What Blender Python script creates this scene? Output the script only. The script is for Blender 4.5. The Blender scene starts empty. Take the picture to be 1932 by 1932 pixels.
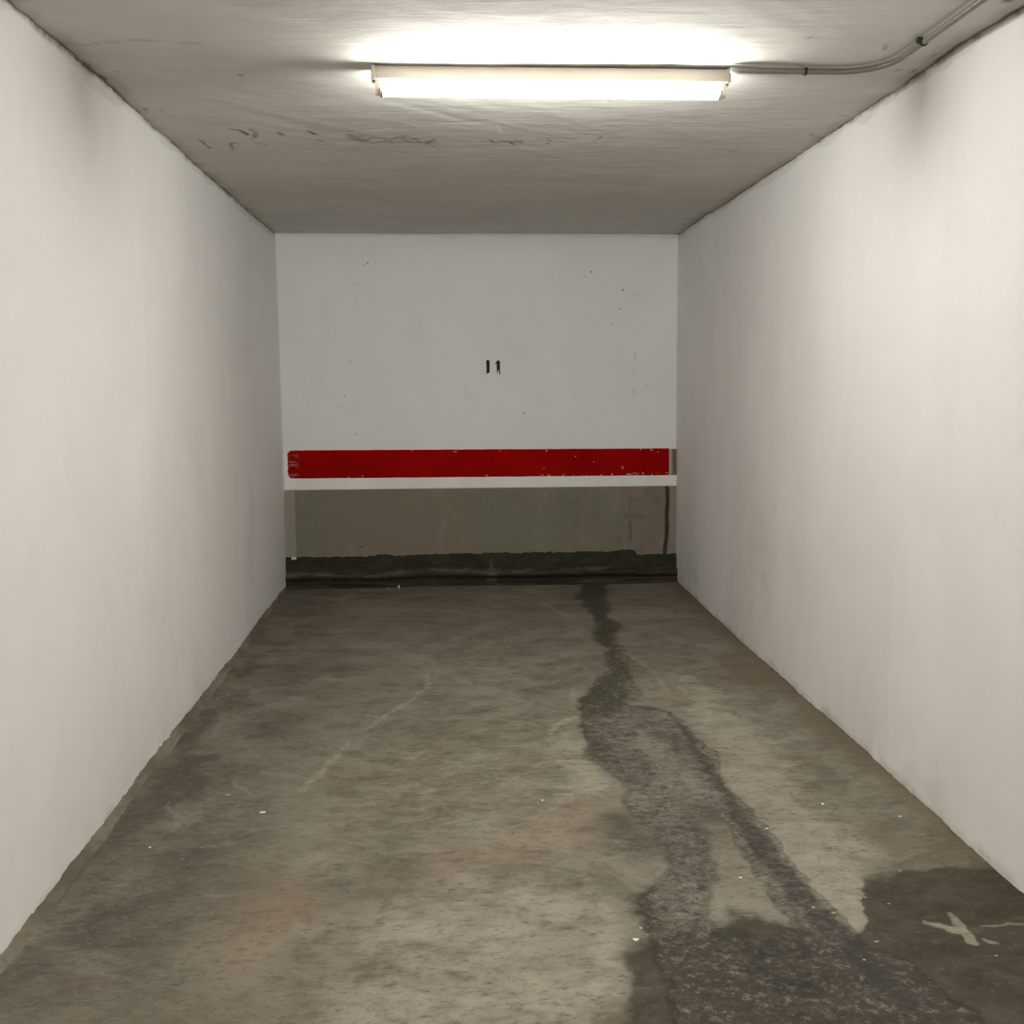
import bpy, bmesh, math, random
import numpy as np
from mathutils import Matrix, Vector

random.seed(11)
scene = bpy.context.scene
col = scene.collection

# ------------------------------------------------------------------ camera
YAW, PITCH, ROLL = 0.05871731, 0.126328187, -0.00620287
FPX = 1935.0
CAM = np.array([1.23066, 0.0, 1.52428])
W, D, H = 2.92182, 7.69701, 2.6          # bay width, depth to the back wall, height


def basis():
    cy, sy, cp, sp = math.cos(YAW), math.sin(YAW), math.cos(PITCH), math.sin(PITCH)
    f = np.array([sy * cp, cy * cp, -sp]); r = np.array([cy, -sy, 0.0]); u = np.cross(r, f)
    cr, sr = math.cos(ROLL), math.sin(ROLL)
    return cr * r + sr * u, -sr * r + cr * u, f


RV, UV, FV = basis()
cam_data = bpy.data.cameras.new('camera')
cam = bpy.data.objects.new('camera', cam_data)
col.objects.link(cam)
cam.matrix_world = Matrix(((RV[0], UV[0], -FV[0], CAM[0]), (RV[1], UV[1], -FV[1], CAM[1]),
                           (RV[2], UV[2], -FV[2], CAM[2]), (0, 0, 0, 1)))
cam_data.sensor_width = 36.0
cam_data.lens = 36.0 * FPX / 1932.0
cam_data.clip_start = 0.02
scene.camera = cam

# ------------------------------------------------------------------ world, light, exposure
world = bpy.data.worlds.new('world'); scene.world = world
world.use_nodes = True
world.node_tree.nodes['Background'].inputs[0].default_value = (1.0, 0.97, 0.92, 1)
world.node_tree.nodes['Background'].inputs[1].default_value = 0.10
TUBE_STRENGTH = 26.5
TUBE_COLOR = (1.0, 0.985, 0.94, 1)

# added fill light behind the camera, no lamp seen there
ad = bpy.data.lights.new('rear_fill_light', 'AREA'); ad.shape = 'RECTANGLE'; ad.size = 2.6; ad.size_y = 0.5
ad.energy = 27; ad.color = (1.0, 0.96, 0.93)
al = bpy.data.objects.new('rear_fill_light', ad); col.objects.link(al)
al.location = (W / 2, -1.6, 2.5); al.rotation_euler = (math.radians(35), 0, 0)

vs = scene.view_settings
vs.view_transform = 'Standard'; vs.look = 'None'; vs.gamma = 1.0; vs.use_curve_mapping = False
vs.exposure = 2.55
try:
    scene.cycles.max_bounces = 14; scene.cycles.diffuse_bounces = 10
except Exception:
    pass


# ------------------------------------------------------------------ places seen through a photo point
def ray(px, py):
    return FV + RV * (px - 966) / FPX - UV * (py - 966) / FPX


def onz(px, py, z=0.0):
    d = ray(px, py); return CAM + d * ((z - CAM[2]) / d[2])


def ony(px, py, y=D):
    d = ray(px, py); return CAM + d * (y / d[1])


def onx(px, py, x):
    d = ray(px, py); return CAM + d * ((x - CAM[0]) / d[0])


# ------------------------------------------------------------------ noise and masks in numpy
def vnoise(x, y, seed=0):
    rng = np.random.RandomState(seed); T = rng.rand(256, 256)
    xi = np.floor(x).astype(int); yi = np.floor(y).astype(int)
    fx = x - xi; fy = y - yi
    fx = fx * fx * (3 - 2 * fx); fy = fy * fy * (3 - 2 * fy)
    a = T[xi % 256, yi % 256]; b = T[(xi + 1) % 256, yi % 256]
    c = T[xi % 256, (yi + 1) % 256]; d = T[(xi + 1) % 256, (yi + 1) % 256]
    return (a * (1 - fx) + b * fx) * (1 - fy) + (c * (1 - fx) + d * fx) * fy


def fbm(x, y, sx, sy=None, o=4, seed=0):
    sy = sy or sx; r = 0; a = 1; t = 0
    for k in range(o):
        r = r + a * vnoise(x * sx * 2 ** k + 17 * k, y * sy * 2 ** k + 31 * k, seed + k); t += a; a *= .5
    return r / t


def ss(a, b, v):
    t = np.clip((v - a) / (b - a), 0, 1); return t * t * (3 - 2 * t)


def dist_line(X, Y, pts):
    """distance to a polyline; a third value per point is the half width there"""
    best = np.full(X.shape, 1e9)
    for (x0, y0, w0), (x1, y1, w1) in zip(pts[:-1], pts[1:]):
        dx, dy = x1 - x0, y1 - y0; L = dx * dx + dy * dy + 1e-12
        t = np.clip(((X - x0) * dx + (Y - y0) * dy) / L, 0, 1)
        d = np.hypot(X - x0 - t * dx, Y - y0 - t * dy) - (w0 + t * (w1 - w0))
        best = np.minimum(best, d)
    return best


def dist_poly(X, Y, P):
    best = np.full(X.shape, 1e9); ins = np.zeros(X.shape, bool)
    n = len(P)
    for i in range(n):
        x0, y0 = P[i]; x1, y1 = P[(i + 1) % n]
        dx, dy = x1 - x0, y1 - y0; L = dx * dx + dy * dy + 1e-12
        t = np.clip(((X - x0) * dx + (Y - y0) * dy) / L, 0, 1)
        best = np.minimum(best, np.hypot(X - x0 - t * dx, Y - y0 - t * dy))
        if y0 != y1:
            c = ((y0 > Y) != (y1 > Y)) & (X < dx * (Y - y0) / (y1 - y0) + x0)
            ins ^= c
    return np.where(ins, -best, best)


def grid(name, P, attrs=None, mat=None, parent=None, flip=False):
    """P: (nu, nv, 3) vertex positions; attrs: name -> (nu, nv, 4)"""
    nu, nv = P.shape[:2]
    idx = np.arange(nu * nv).reshape(nu, nv)
    q = np.stack([idx[:-1, :-1], idx[1:, :-1], idx[1:, 1:], idx[:-1, 1:]], -1).reshape(-1, 4)
    if flip: q = q[:, ::-1]
    me = bpy.data.meshes.new(name)
    me.vertices.add(nu * nv); me.vertices.foreach_set('co', P.astype(np.float32).ravel())
    nf = len(q)
    me.loops.add(nf * 4); me.polygons.add(nf)
    me.loops.foreach_set('vertex_index', q.astype(np.int32).ravel())
    me.polygons.foreach_set('loop_start', np.arange(0, nf * 4, 4, dtype=np.int32))
    me.update(calc_edges=True); me.validate()
    me.polygons.foreach_set('use_smooth', np.ones(nf, bool))
    for k, A in (attrs or {}).items():
        a = me.attributes.new(k, 'FLOAT_COLOR', 'POINT')
        a.data.foreach_set('color', A.astype(np.float32).ravel())
    return link(name, me, mat, parent)


def link(name, me, mat=None, parent=None):
    o = bpy.data.objects.new(name, me); col.objects.link(o)
    if mat: me.materials.append(mat)
    if parent: o.parent = parent
    return o


def struct(o):
    o['kind'] = 'structure'; return o


def tag(o, label, cat, group=None):
    o['label'] = label; o['category'] = cat
    if group: o['group'] = group
    return o


def shape(name, build, mat, parent=None, smooth=True, bevel=0):
    bm = bmesh.new(); build(bm)
    if bevel:
        bmesh.ops.bevel(bm, geom=list(bm.edges), offset=bevel, segments=3, affect='EDGES', profile=.6)
    bmesh.ops.recalc_face_normals(bm, faces=bm.faces)
    me = bpy.data.meshes.new(name); bm.to_mesh(me); bm.free()
    if smooth:
        for p in me.polygons: p.use_smooth = True
    return link(name, me, mat, parent)


def add_box(bm, c, s):
    r = bmesh.ops.create_cube(bm, size=1.0)
    for v in r['verts']:
        v.co = Vector((c[0] + v.co.x * s[0], c[1] + v.co.y * s[1], c[2] + v.co.z * s[2]))


def add_tube(bm, pts, rad, n=20):
    pts = [Vector(p) for p in pts]; rings = []
    for i, p in enumerate(pts):
        t = (pts[min(i + 1, len(pts) - 1)] - pts[max(i - 1, 0)]).normalized()
        a = t.cross(Vector((0, 0, 1)))
        if a.length < 1e-4: a = Vector((1, 0, 0))
        a.normalize(); b = t.cross(a)
        rr = rad[i] if isinstance(rad, (list, tuple)) else rad
        rings.append([bm.verts.new(p + rr * (a * math.cos(2 * math.pi * k / n) + b * math.sin(2 * math.pi * k / n))) for k in range(n)])
    for r0, r1 in zip(rings[:-1], rings[1:]):
        for k in range(n): bm.faces.new((r0[k], r0[(k + 1) % n], r1[(k + 1) % n], r1[k]))
    bm.faces.new(rings[0]); bm.faces.new(rings[-1][::-1])


# ------------------------------------------------------------------ materials
def mat(name, base=(.8, .8, .8), rough=.8, spec=.3):
    m = bpy.data.materials.new(name); m.use_nodes = True
    nt = m.node_tree; b = nt.nodes['Principled BSDF']
    b.inputs['Base Color'].default_value = (*base, 1); b.inputs['Roughness'].default_value = rough
    b.inputs['Specular IOR Level'].default_value = spec
    return m, nt, b


def N(nt, t, **kw):
    n = nt.nodes.new(t)
    for k, v in kw.items():
        if hasattr(n, k): setattr(n, k, v)
        else: n.inputs[k].default_value = v
    return n


def L(nt, a, b): nt.links.new(a, b)


def geo_noise(nt, scale, detail=6, rough=.6, stretch=(1, 1, 1), dist=0.0):
    g = N(nt, 'ShaderNodeNewGeometry')
    mp = N(nt, 'ShaderNodeMapping'); mp.inputs['Scale'].default_value = stretch
    L(nt, g.outputs['Position'], mp.inputs['Vector'])
    n = N(nt, 'ShaderNodeTexNoise'); n.inputs['Scale'].default_value = scale
    n.inputs['Detail'].default_value = detail; n.inputs['Roughness'].default_value = rough
    n.inputs['Distortion'].default_value = dist
    L(nt, mp.outputs[0], n.inputs['Vector'])
    return n.outputs['Fac']


def ramp(nt, src, lo, hi, a=0.0, b=1.0):
    m = N(nt, 'ShaderNodeMapRange'); m.interpolation_type = 'SMOOTHSTEP'
    m.inputs['From Min'].default_value = lo; m.inputs['From Max'].default_value = hi
    m.inputs['To Min'].default_value = a; m.inputs['To Max'].default_value = b
    L(nt, src, m.inputs['Value']); return m.outputs[0]


def mix(nt, fac, a, b, mode='MIX'):
    m = N(nt, 'ShaderNodeMix'); m.data_type = 'RGBA'; m.blend_type = mode
    for s, v in ((m.inputs[0], fac), (m.inputs[6], a), (m.inputs[7], b)):
        if isinstance(v, (tuple, list)): s.default_value = (*v[:3], 1)
        elif isinstance(v, (int, float)): s.default_value = v
        else: L(nt, v, s)
    return m.outputs[2]


def op(nt, kind, a, b=0.0, clamp=False):
    m = N(nt, 'ShaderNodeMath'); m.operation = kind; m.use_clamp = clamp
    for i, v in enumerate((a, b)):
        if isinstance(v, (int, float)): m.inputs[i].default_value = v
        else: L(nt, v, m.inputs[i])
    return m.outputs[0]


def attr(nt, name):
    a = N(nt, 'ShaderNodeAttribute'); a.attribute_name = name
    s = N(nt, 'ShaderNodeSeparateColor'); L(nt, a.outputs['Color'], s.inputs[0])
    return s.outputs[0], s.outputs[1], s.outputs[2], a.outputs['Alpha']


def bump(nt, b, h, strength=.3, dist=.01, prev=None):
    n = N(nt, 'ShaderNodeBump'); n.inputs['Strength'].default_value = strength
    n.inputs['Distance'].default_value = dist
    L(nt, h, n.inputs['Height'])
    if prev is not None: L(nt, prev, n.inputs['Normal'])
    if b is not None: L(nt, n.outputs[0], b.inputs['Normal'])
    return n.outputs[0]


# white limewashed plaster: R = bare cream band, G = grey smudge, B = dark pock marks, A = brown corner dirt
def plaster(name, base):
    m, nt, b = mat(name, base, .85, .2)
    r, g, bl, a = attr(nt, 'wear')
    n1 = geo_noise(nt, 1.6, 5, .6, (1, 1, .45), .6)
    n2 = geo_noise(nt, 9, 6, .65)
    n3 = geo_noise(nt, 70, 5, .6)
    c = mix(nt, ramp(nt, n1, .38, .66), tuple(v * .955 for v in base), base)
    c = mix(nt, ramp(nt, n2, .45, .8, 0, .3), c, tuple(v * .93 for v in base))
    edge = op(nt, 'ADD', r, op(nt, 'MULTIPLY', op(nt, 'SUBTRACT', n2, .5), .5))
    c = mix(nt, ramp(nt, edge, .25, .75, 0, .5), c, (.62, .60, .53))
    sm = op(nt, 'MULTIPLY', g, ramp(nt, n2, .35, .65, .35, 1.0))
    c = mix(nt, sm, c, (.33, .33, .29))
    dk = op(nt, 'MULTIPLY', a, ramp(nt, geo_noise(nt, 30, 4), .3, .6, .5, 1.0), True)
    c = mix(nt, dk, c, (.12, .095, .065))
    c = mix(nt, bl, c, (.10, .09, .08))
    L(nt, c, b.inputs['Base Color'])
    p = bump(nt, None, n2, .22, .012)
    bump(nt, b, n3, .16, .003, p)
    return m


M_WALL = plaster('white_plaster', (.80, .79, .772))
M_BACK = plaster('back_wall_plaster', (.745, .755, .76))

# painted concrete ceiling: R = brown joint dirt, G = dark scuffs, B = light scuffs
M_CEIL, nt, b = mat('ceiling_paint', (.5, .48, .43), .85, .15)
r, g, bl, a = attr(nt, 'wear')
n1 = geo_noise(nt, 1.2, 5, .6, (.6, 1.6, 1), .8)
n2 = geo_noise(nt, 6, 6, .65, (.5, 1.6, 1), .5)
c = mix(nt, ramp(nt, n1, .35, .68), (.545, .53, .49), (.605, .592, .555))
c = mix(nt, ramp(nt, n2, .48, .75, 0, .35), c, (.67, .65, .60))
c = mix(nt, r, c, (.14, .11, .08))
c = mix(nt, g, c, (.10, .075, .065))
c = mix(nt, bl, c, (.75, .74, .68))
L(nt, c, b.inputs['Base Color'])
p = bump(nt, None, n2, .25, .012)
p = bump(nt, None, geo_noise(nt, 14, 4, .6, (.25, 1.5, 1), .5), .25, .006, p)
bump(nt, b, geo_noise(nt, 60, 4), .12, .003, p)

# floor: stain (R damp, G spalled, B pale, A rust) and mark (R light scuffs, G green-dark grime and broad darkening, B brown)
M_FLOOR, nt, b = mat('concrete_floor', (.2, .19, .15), .8, .3)
damp, rough_m, pale, rust = attr(nt, 'stain')
scuff, grime_tone, brown, crack = attr(nt, 'mark')
nA = geo_noise(nt, 1.5, 9, .66, (1, 1.1, 1), .35)
nB = geo_noise(nt, 6.5, 9, .72, (1, 1.5, 1), .3)
nC = geo_noise(nt, 24, 8, .75, (.8, 1.6, 1), .2)
nD = geo_noise(nt, 110, 5, .7)
nE = geo_noise(nt, 11, 7, .7, (.55, 2.2, 1), .5)
c = mix(nt, ramp(nt, nA, .36, .66), (.158, .136, .099), (.225, .204, .157))
c = mix(nt, ramp(nt, nB, .44, .74, 0, .60), c, (.305, .285, .225))
c = mix(nt, ramp(nt, nB, .30, .50, .68, 0), c, (.088, .074, .051))
nF = geo_noise(nt, 3.2, 5, .6, (1, 1.4, 1), .6)
c = mix(nt, ramp(nt, nF, .36, .50, .42, 0), c, (.098, .084, .058))
c = mix(nt, ramp(nt, nF, .54, .68, 0, .32), c, (.31, .285, .225))
c = mix(nt, ramp(nt, nE, .28, .44, .45, 0), c, (.105, .092, .068))
c = mix(nt, ramp(nt, nE, .58, .74, 0, .35), c, (.31, .29, .235))
jit = op(nt, 'ADD', op(nt, 'MULTIPLY', op(nt, 'SUBTRACT', nB, .5), .9), op(nt, 'MULTIPLY', op(nt, 'SUBTRACT', nC, .5), 1.0))
pm = ramp(nt, op(nt, 'ADD', pale, op(nt, 'MULTIPLY', jit, .8)), .15, .9)
c = mix(nt, op(nt, 'MULTIPLY', pm, .70), c, mix(nt, ramp(nt, nB, .4, .62), (.30, .272, .215), (.385, .36, .285)))
rm = ramp(nt, op(nt, 'ADD', rust, jit), .1, 1.1, 0, .62)
c = mix(nt, rm, c, (.285, .205, .125))
bm_ = ramp(nt, op(nt, 'ADD', brown, jit), .15, .95, 0, .72)
c = mix(nt, bm_, c, (.15, .110, .066))
gm = ramp(nt, op(nt, 'ADD', grime_tone, op(nt, 'MULTIPLY', jit, 2.0)), .2, .95, 0, .85)
c = mix(nt, gm, c, (.062, .051, .037))
dm = ramp(nt, op(nt, 'ADD', damp, op(nt, 'MULTIPLY', jit, 1.0)), .22, .74)
wetc = mix(nt, ramp(nt, nB, .38, .66), (.028, .023, .012), (.060, .051, .033))
wetc = mix(nt, ramp(nt, nC, .55, .72, 0, .5), wetc, (.14, .125, .09))
c = mix(nt, op(nt, 'MULTIPLY', dm, .90), c, wetc)
# spalled, gritty concrete: the same ground broken into dark pits and light grains
sp = ramp(nt, op(nt, 'ADD', rough_m, op(nt, 'MULTIPLY', jit, .9)), .25, .70)
cell = geo_noise(nt, 26, 10, .82, (1, 1.25, 1), .5)
cell2 = geo_noise(nt, 60, 6, .8)
pit = op(nt, 'MULTIPLY', ramp(nt, cell, .40, .53, .80, 0), sp)
grain = op(nt, 'MULTIPLY', ramp(nt, op(nt, 'ADD', op(nt, 'MULTIPLY', cell, .5), op(nt, 'MULTIPLY', cell2, .5)), .50, .60, 0, .50), sp)
c = mix(nt, op(nt, 'MULTIPLY', sp, .18), c, (.17, .154, .130))
c = mix(nt, pit, c, (.062, .053, .043))
c = mix(nt, grain, c, (.40, .375, .32))
c = mix(nt, op(nt, 'MULTIPLY', crack, ramp(nt, nC, .38, .56, .25, 1)), c, (.060, .050, .047))
dry = op(nt, 'SUBTRACT', 1.0, op(nt, 'MULTIPLY', dm, .72))
c = mix(nt, op(nt, 'MULTIPLY', ramp(nt, nC, .53, .68, 0, .34), dry), c, (.33, .305, .245))
c = mix(nt, ramp(nt, nC, .32, .47, .60, 0), c, (.070, .060, .042))
fleck = geo_noise(nt, 42, 6, .7, (.6, 1.7, 1))
c = mix(nt, ramp(nt, fleck, .32, .44, .55, 0), c, (.065, .054, .038))
c = mix(nt, op(nt, 'MULTIPLY', ramp(nt, fleck, .58, .70, 0, .30), dry), c, (.34, .32, .265))
c = mix(nt, ramp(nt, nD, .62, .74, 0, .40), c, (.36, .34, .28))
c = mix(nt, ramp(nt, nD, .28, .38, .40, 0), c, (.07, .06, .045))
sc = op(nt, 'MULTIPLY', scuff, ramp(nt, nC, .38, .62, .15, .9))
c = mix(nt, sc, c, (.38, .35, .275))
L(nt, c, b.inputs['Base Color'])
ro = op(nt, 'SUBTRACT', .88, op(nt, 'MULTIPLY', dm, .22)); L(nt, ro, b.inputs['Roughness'])
p = bump(nt, None, nB, .25, .010)
p = bump(nt, None, nC, .35, .005, p)
hh = op(nt, 'MULTIPLY', cell, sp)
p = bump(nt, None, hh, .8, .010, p)
bump(nt, b, nD, .3, .002, p)

# red gloss paint with chips (R)
M_RED, nt, b = mat('red_paint', (.3, .01, .005), .75, .04)
r, g, bl, a = attr(nt, 'wear')
c = mix(nt, ramp(nt, geo_noise(nt, 4, 5, .6), .35, .7), (.27, .001, .0005), (.33, .002, .001))
c = mix(nt, ramp(nt, geo_noise(nt, 60, 4, .7), .6, .8, 0, .25), c, (.38, .018, .010))
c = mix(nt, g, c, (.30, .20, .16))
c = mix(nt, r, c, (.62, .50, .44))
L(nt, c, b.inputs['Base Color'])
bump(nt, b, geo_noise(nt, 40, 4), .15, .003)

M_WHITE, nt, b = mat('white_stripe_paint', (.8, .8, .77), .7, .3)
c = mix(nt, ramp(nt, geo_noise(nt, 5, 5), .35, .7), (.74, .72, .68), (.80, .785, .745))
L(nt, c, b.inputs['Base Color']); bump(nt, b, geo_noise(nt, 30, 4), .15, .004)

# bare cement band: R light streak, G dark groove, B green tint
M_CEM, nt, b = mat('bare_cement', (.2, .18, .15), .9, .15)
r, g, bl, a = attr(nt, 'wear')
n1 = geo_noise(nt, 1.7, 4, .55, (1, 1, .5), 1.0); n2 = geo_noise(nt, 16, 7, .7)
c = mix(nt, ramp(nt, n1, .42, .60), (.205, .172, .132), (.182, .176, .130))
c = mix(nt, ramp(nt, n2, .5, .8, 0, .4), c, (.27, .255, .205))
c = mix(nt, ramp(nt, n2, .22, .42, .4, 0), c, (.10, .09, .07))
c = mix(nt, r, c, (.36, .34, .285))
c = mix(nt, g, c, (.035, .03, .016))
c = mix(nt, bl, c, (.19, .11, .07))
L(nt, c, b.inputs['Base Color']); p = bump(nt, None, n2, .3, .01); bump(nt, b, geo_noise(nt, 90, 4), .2, .002, p)

# damp mortar at the foot of the back wall: R light ridge, G near-black seam, B brown
M_DAMP, nt, b = mat('damp_mortar', (.03, .03, .02), .75, .3)
r, g, bl, a = attr(nt, 'wear')
n2 = geo_noise(nt, 14, 8, .75, (.45, 1, 1), .6); n3 = geo_noise(nt, 70, 5, .7)
c = mix(nt, ramp(nt, n2, .4, .68), (.020, .020, .011), (.040, .040, .024))
c = mix(nt, op(nt, 'MULTIPLY', bl, .8), c, (.085, .055, .022))
c = mix(nt, op(nt, 'MULTIPLY', r, ramp(nt, n2, .35, .6, .2, 1)), c, (.105, .10, .072))
c = mix(nt, ramp(nt, n3, .66, .78, 0, .5), c, (.17, .16, .12))
c = mix(nt, g, c, (.008, .008, .004))
L(nt, c, b.inputs['Base Color']); p = bump(nt, None, n2, .7, .02); bump(nt, b, n3, .4, .004, p)

M_FILLET, nt, b = mat('cement_fillet', (.25, .22, .17), .85, .2)
n1 = geo_noise(nt, 3, 7, .65, (1, .6, 1)); n2 = geo_noise(nt, 24, 6, .7)
c = mix(nt, ramp(nt, n1, .35, .65), (.105, .09, .062), (.215, .19, .145))
c = mix(nt, ramp(nt, n2, .3, .48, .55, 0), c, (.09, .078, .052))
L(nt, c, b.inputs['Base Color']); bump(nt, b, n2, .4, .006)

M_BLACK, nt, b = mat('black_stencil_paint', (.012, .011, .010), .7, .3)
c = mix(nt, ramp(nt, geo_noise(nt, 90, 4), .5, .75), (.010, .009, .008), (.035, .032, .028)); L(nt, c, b.inputs['Base Color'])
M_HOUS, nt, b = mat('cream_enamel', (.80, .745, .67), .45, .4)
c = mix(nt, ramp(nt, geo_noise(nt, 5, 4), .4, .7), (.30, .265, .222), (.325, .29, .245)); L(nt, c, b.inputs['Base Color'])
M_SOCK, nt, b = mat('yellowed_plastic', (.55, .47, .30), .5, .4)
c = mix(nt, ramp(nt, geo_noise(nt, 60, 4), .4, .7), (.50, .42, .27), (.62, .55, .40)); L(nt, c, b.inputs['Base Color'])
M_CAP, nt, b = mat('aluminium_cap', (.6, .6, .6), .35, .5); b.inputs['Metallic'].default_value = 1
L(nt, ramp(nt, geo_noise(nt, 80, 3), .3, .7, .3, .45), b.inputs['Roughness'])
M_PIPE, nt, b = mat('grey_conduit_plastic', (.30, .275, .24), .32, .5)
c = mix(nt, ramp(nt, geo_noise(nt, 12, 4), .4, .7), (.15, .135, .112), (.185, .168, .142)); L(nt, c, b.inputs['Base Color'])
M_CLIP, nt, b = mat('black_clip', (.015, .012, .010), .5, .4)
c = mix(nt, ramp(nt, geo_noise(nt, 60, 3), .4, .7), (.012, .010, .008), (.03, .026, .022)); L(nt, c, b.inputs['Base Color'])
M_CHIP, nt, b = mat('white_flake', (.75, .75, .66), .7, .3)
c = mix(nt, ramp(nt, geo_noise(nt, 60, 4), .35, .7), (.60, .60, .50), (.82, .83, .74)); L(nt, c, b.inputs['Base Color'])
M_CHIP2, nt, b = mat('dull_flake', (.45, .44, .38), .8, .2)
c = mix(nt, ramp(nt, geo_noise(nt, 60, 4), .35, .7), (.26, .245, .19), (.38, .36, .29)); L(nt, c, b.inputs['Base Color'])

M_TUBE = bpy.data.materials.new('lit_tube'); M_TUBE.use_nodes = True
nt = M_TUBE.node_tree; nt.nodes.clear()
e = N(nt, 'ShaderNodeEmission'); e.inputs[0].default_value = TUBE_COLOR; e.inputs[1].default_value = TUBE_STRENGTH
o_ = N(nt, 'ShaderNodeOutputMaterial'); L(nt, e.outputs[0], o_.inputs[0])

# ------------------------------------------------------------------ traced corners of the uneven walls
LF = [(0, 1814), (31, 1775), (54, 1744), (91, 1696), (132, 1642), (148, 1624), (179, 1581), (212, 1537), (238, 1504), (258, 1474),
      (281, 1443), (297, 1426), (328, 1384), (359, 1346), (397, 1297), (420, 1266), (436, 1249), (467, 1206), (484, 1179), (527, 1124), (541, 1108)]
RF = [(1276, 1095), (1308, 1123.5), (1342, 1157), (1366, 1178), (1406, 1216), (1435, 1241), (1451, 1254), (1482, 1281),
      (1507, 1306), (1540, 1334), (1558, 1348), (1582, 1369), (1640, 1420), (1645, 1428), (1707, 1484), (1765, 1533), (1799, 1567),
      (1847, 1611), (1890, 1651), (1932, 1686)]
LC = [(8, 0), (33, 20), (53, 34), (68, 48), (109, 82), (129, 98), (149, 116.5), (171, 135), (193, 151), (214, 171), (256, 208),
      (293, 243), (318, 262), (366, 309), (400, 338), (434, 369), (477, 406.5), (521, 443)]
RC = [(1280, 442), (1331, 406), (1362, 389), (1406, 359), (1453, 327), (1495, 300), (1522, 281.5), (1561, 254), (1600, 230), (1615, 220),
      (1663, 188), (1693, 172), (1736, 140), (1775, 113), (1803, 91), (1846, 64), (1882, 43), (1932, 14)]


def curve(pts, z, x0):
    P = sorted([(onz(px, py, z)[1], onz(px, py, z)[0]) for px, py in pts])
    ys = np.array([-3.0, P[0][0] - 1.2] + [p[0] for p in P] + [D + .6])
    xs = np.array([x0, (x0 + P[0][1]) / 2] + [p[1] for p in P] + [P[-1][1]])
    g_ = np.arange(-4.0, D + 2, .05); v_ = np.interp(g_, ys, xs)
    k_ = np.hanning(27); k_ /= k_.sum()
    sm = np.convolve(np.pad(v_, 13, mode='edge'), k_, 'valid')
    f = lambda y: np.interp(y, ys, xs)
    f.smooth = lambda y: np.interp(y, g_, sm)
    return f


xLF, xRF, xLC, xRC = curve(LF, 0, 0.0), curve(RF, 0, W), curve(LC, H, 0.0), curve(RC, H, W)


def seg(*a):
    """(start, stop, step) runs joined into one list of grid lines"""
    out = [a[0][0]]
    for s, e, st in a:
        n = max(1, int(round((e - s) / st))); out += list(s + (e - s) * np.arange(1, n + 1) / n)
    return np.array(out)


def pts_floor(l):   # (px, py, half width in cm) -> world polyline
    return [(*onz(a, b)[:2], w / 100) for a, b, w in l]


# ------------------------------------------------------------------ floor
xs = seg((-.35, 0.0, .05), (0.0, 2.95, .0065), (2.95, 3.3, .05))
ys = seg((-3.0, 2.05, .12), (2.05, 5.2, .0075), (5.2, 7.9, .010))
X, Y = np.meshgrid(xs, ys, indexing='ij')
wx = X + (fbm(X, Y, 3.5, o=5, seed=3) - .5) * .16 + (fbm(X, Y, 22, o=3, seed=4) - .5) * .04
wy = Y + (fbm(X, Y, 3.5, o=5, seed=8) - .5) * .22 + (fbm(X, Y, 22, o=3, seed=9) - .5) * .05
f1 = fbm(X, Y, 1.3, o=5, seed=20); f2 = fbm(X, Y, 5, o=5, seed=25); f3 = fbm(X, Y, 18, o=4, seed=30)


def soft(d, a, b):   # 1 inside, falling to 0 between distances a and b
    return 1 - ss(a, b, d)


damp = np.zeros(X.shape); spall = damp.copy(); pale = damp.copy(); rust = damp.copy()
scuff = damp.copy(); grime_tone = damp.copy(); brown = damp.copy(); crack = damp.copy()
# wet patch in the near right corner
wet = [onz(*p)[:2] for p in [(2200, 1660), (1932, 1655), (1860, 1632), (1780, 1628), (1700, 1630), (1645, 1652), (1622, 1690), (1618, 1735),
                             (1590, 1765), (1545, 1760), (1500, 1735), (1440, 1722), (1385, 1722), (1350, 1745), (1290, 1752), (1240, 1762), (1195, 1785),
                             (1160, 1820), (1150, 1870), (1165, 1932), (1180, 2100), (2400, 2300)]]
damp = np.maximum(damp, soft(dist_poly(wx, wy, wet), -.07, .06))
damp = np.maximum(damp, .55 * soft(dist_line(wx, wy, pts_floor([(1248, 1680, 3), (1238, 1745, 4)])), -.03, .04))
# dark trail from the back wall down to the wet patch
trail = [(1120, 1098, 11), (1112, 1125, 13), (1136, 1155, 9), (1148, 1185, 8), (1142, 1212, 8), (1155, 1240, 5), (1174, 1262, 7),
         (1158, 1280, 9), (1138, 1305, 11), (1150, 1328, 11), (1122, 1350, 7)]
damp = np.maximum(damp, .74 * soft(dist_line(wx, wy, pts_floor(trail)), -.07, .05))
damp = np.maximum(damp, .7 * soft(dist_line(wx, wy, pts_floor([(1105, 1315, 5), (1112, 1335, 5)])), -.02, .03))
damp = np.maximum(damp, .62 * soft(dist_line(wx, wy, pts_floor([(1110, 1370, 6), (1125, 1400, 5), (1150, 1430, 5)])), -.03, .03))
rough_line = [(1150, 1225, 5), (1168, 1255, 5), (1158, 1290, 8), (1148, 1330, 11), (1145, 1375, 10), (1165, 1420, 10), (1200, 1465, 9),
              (1245, 1515, 10), (1290, 1570, 8), (1305, 1630, 6), (1302, 1680, 7), (1285, 1720, 7), (1300, 1770, 9), (1330, 1840, 11), (1370, 1932, 14)]
spall = np.maximum(spall, soft(dist_line(wx, wy, pts_floor(rough_line)), -.06, .06))
damp = np.maximum(damp, .40 * soft(dist_line(wx, wy, pts_floor(rough_line[3:7] + [(1195, 1450, 9)])), -.06, .05))
damp = np.maximum(damp, .36 * soft(dist_line(wx, wy, pts_floor(rough_line[8:])), -.06, .06))
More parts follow.
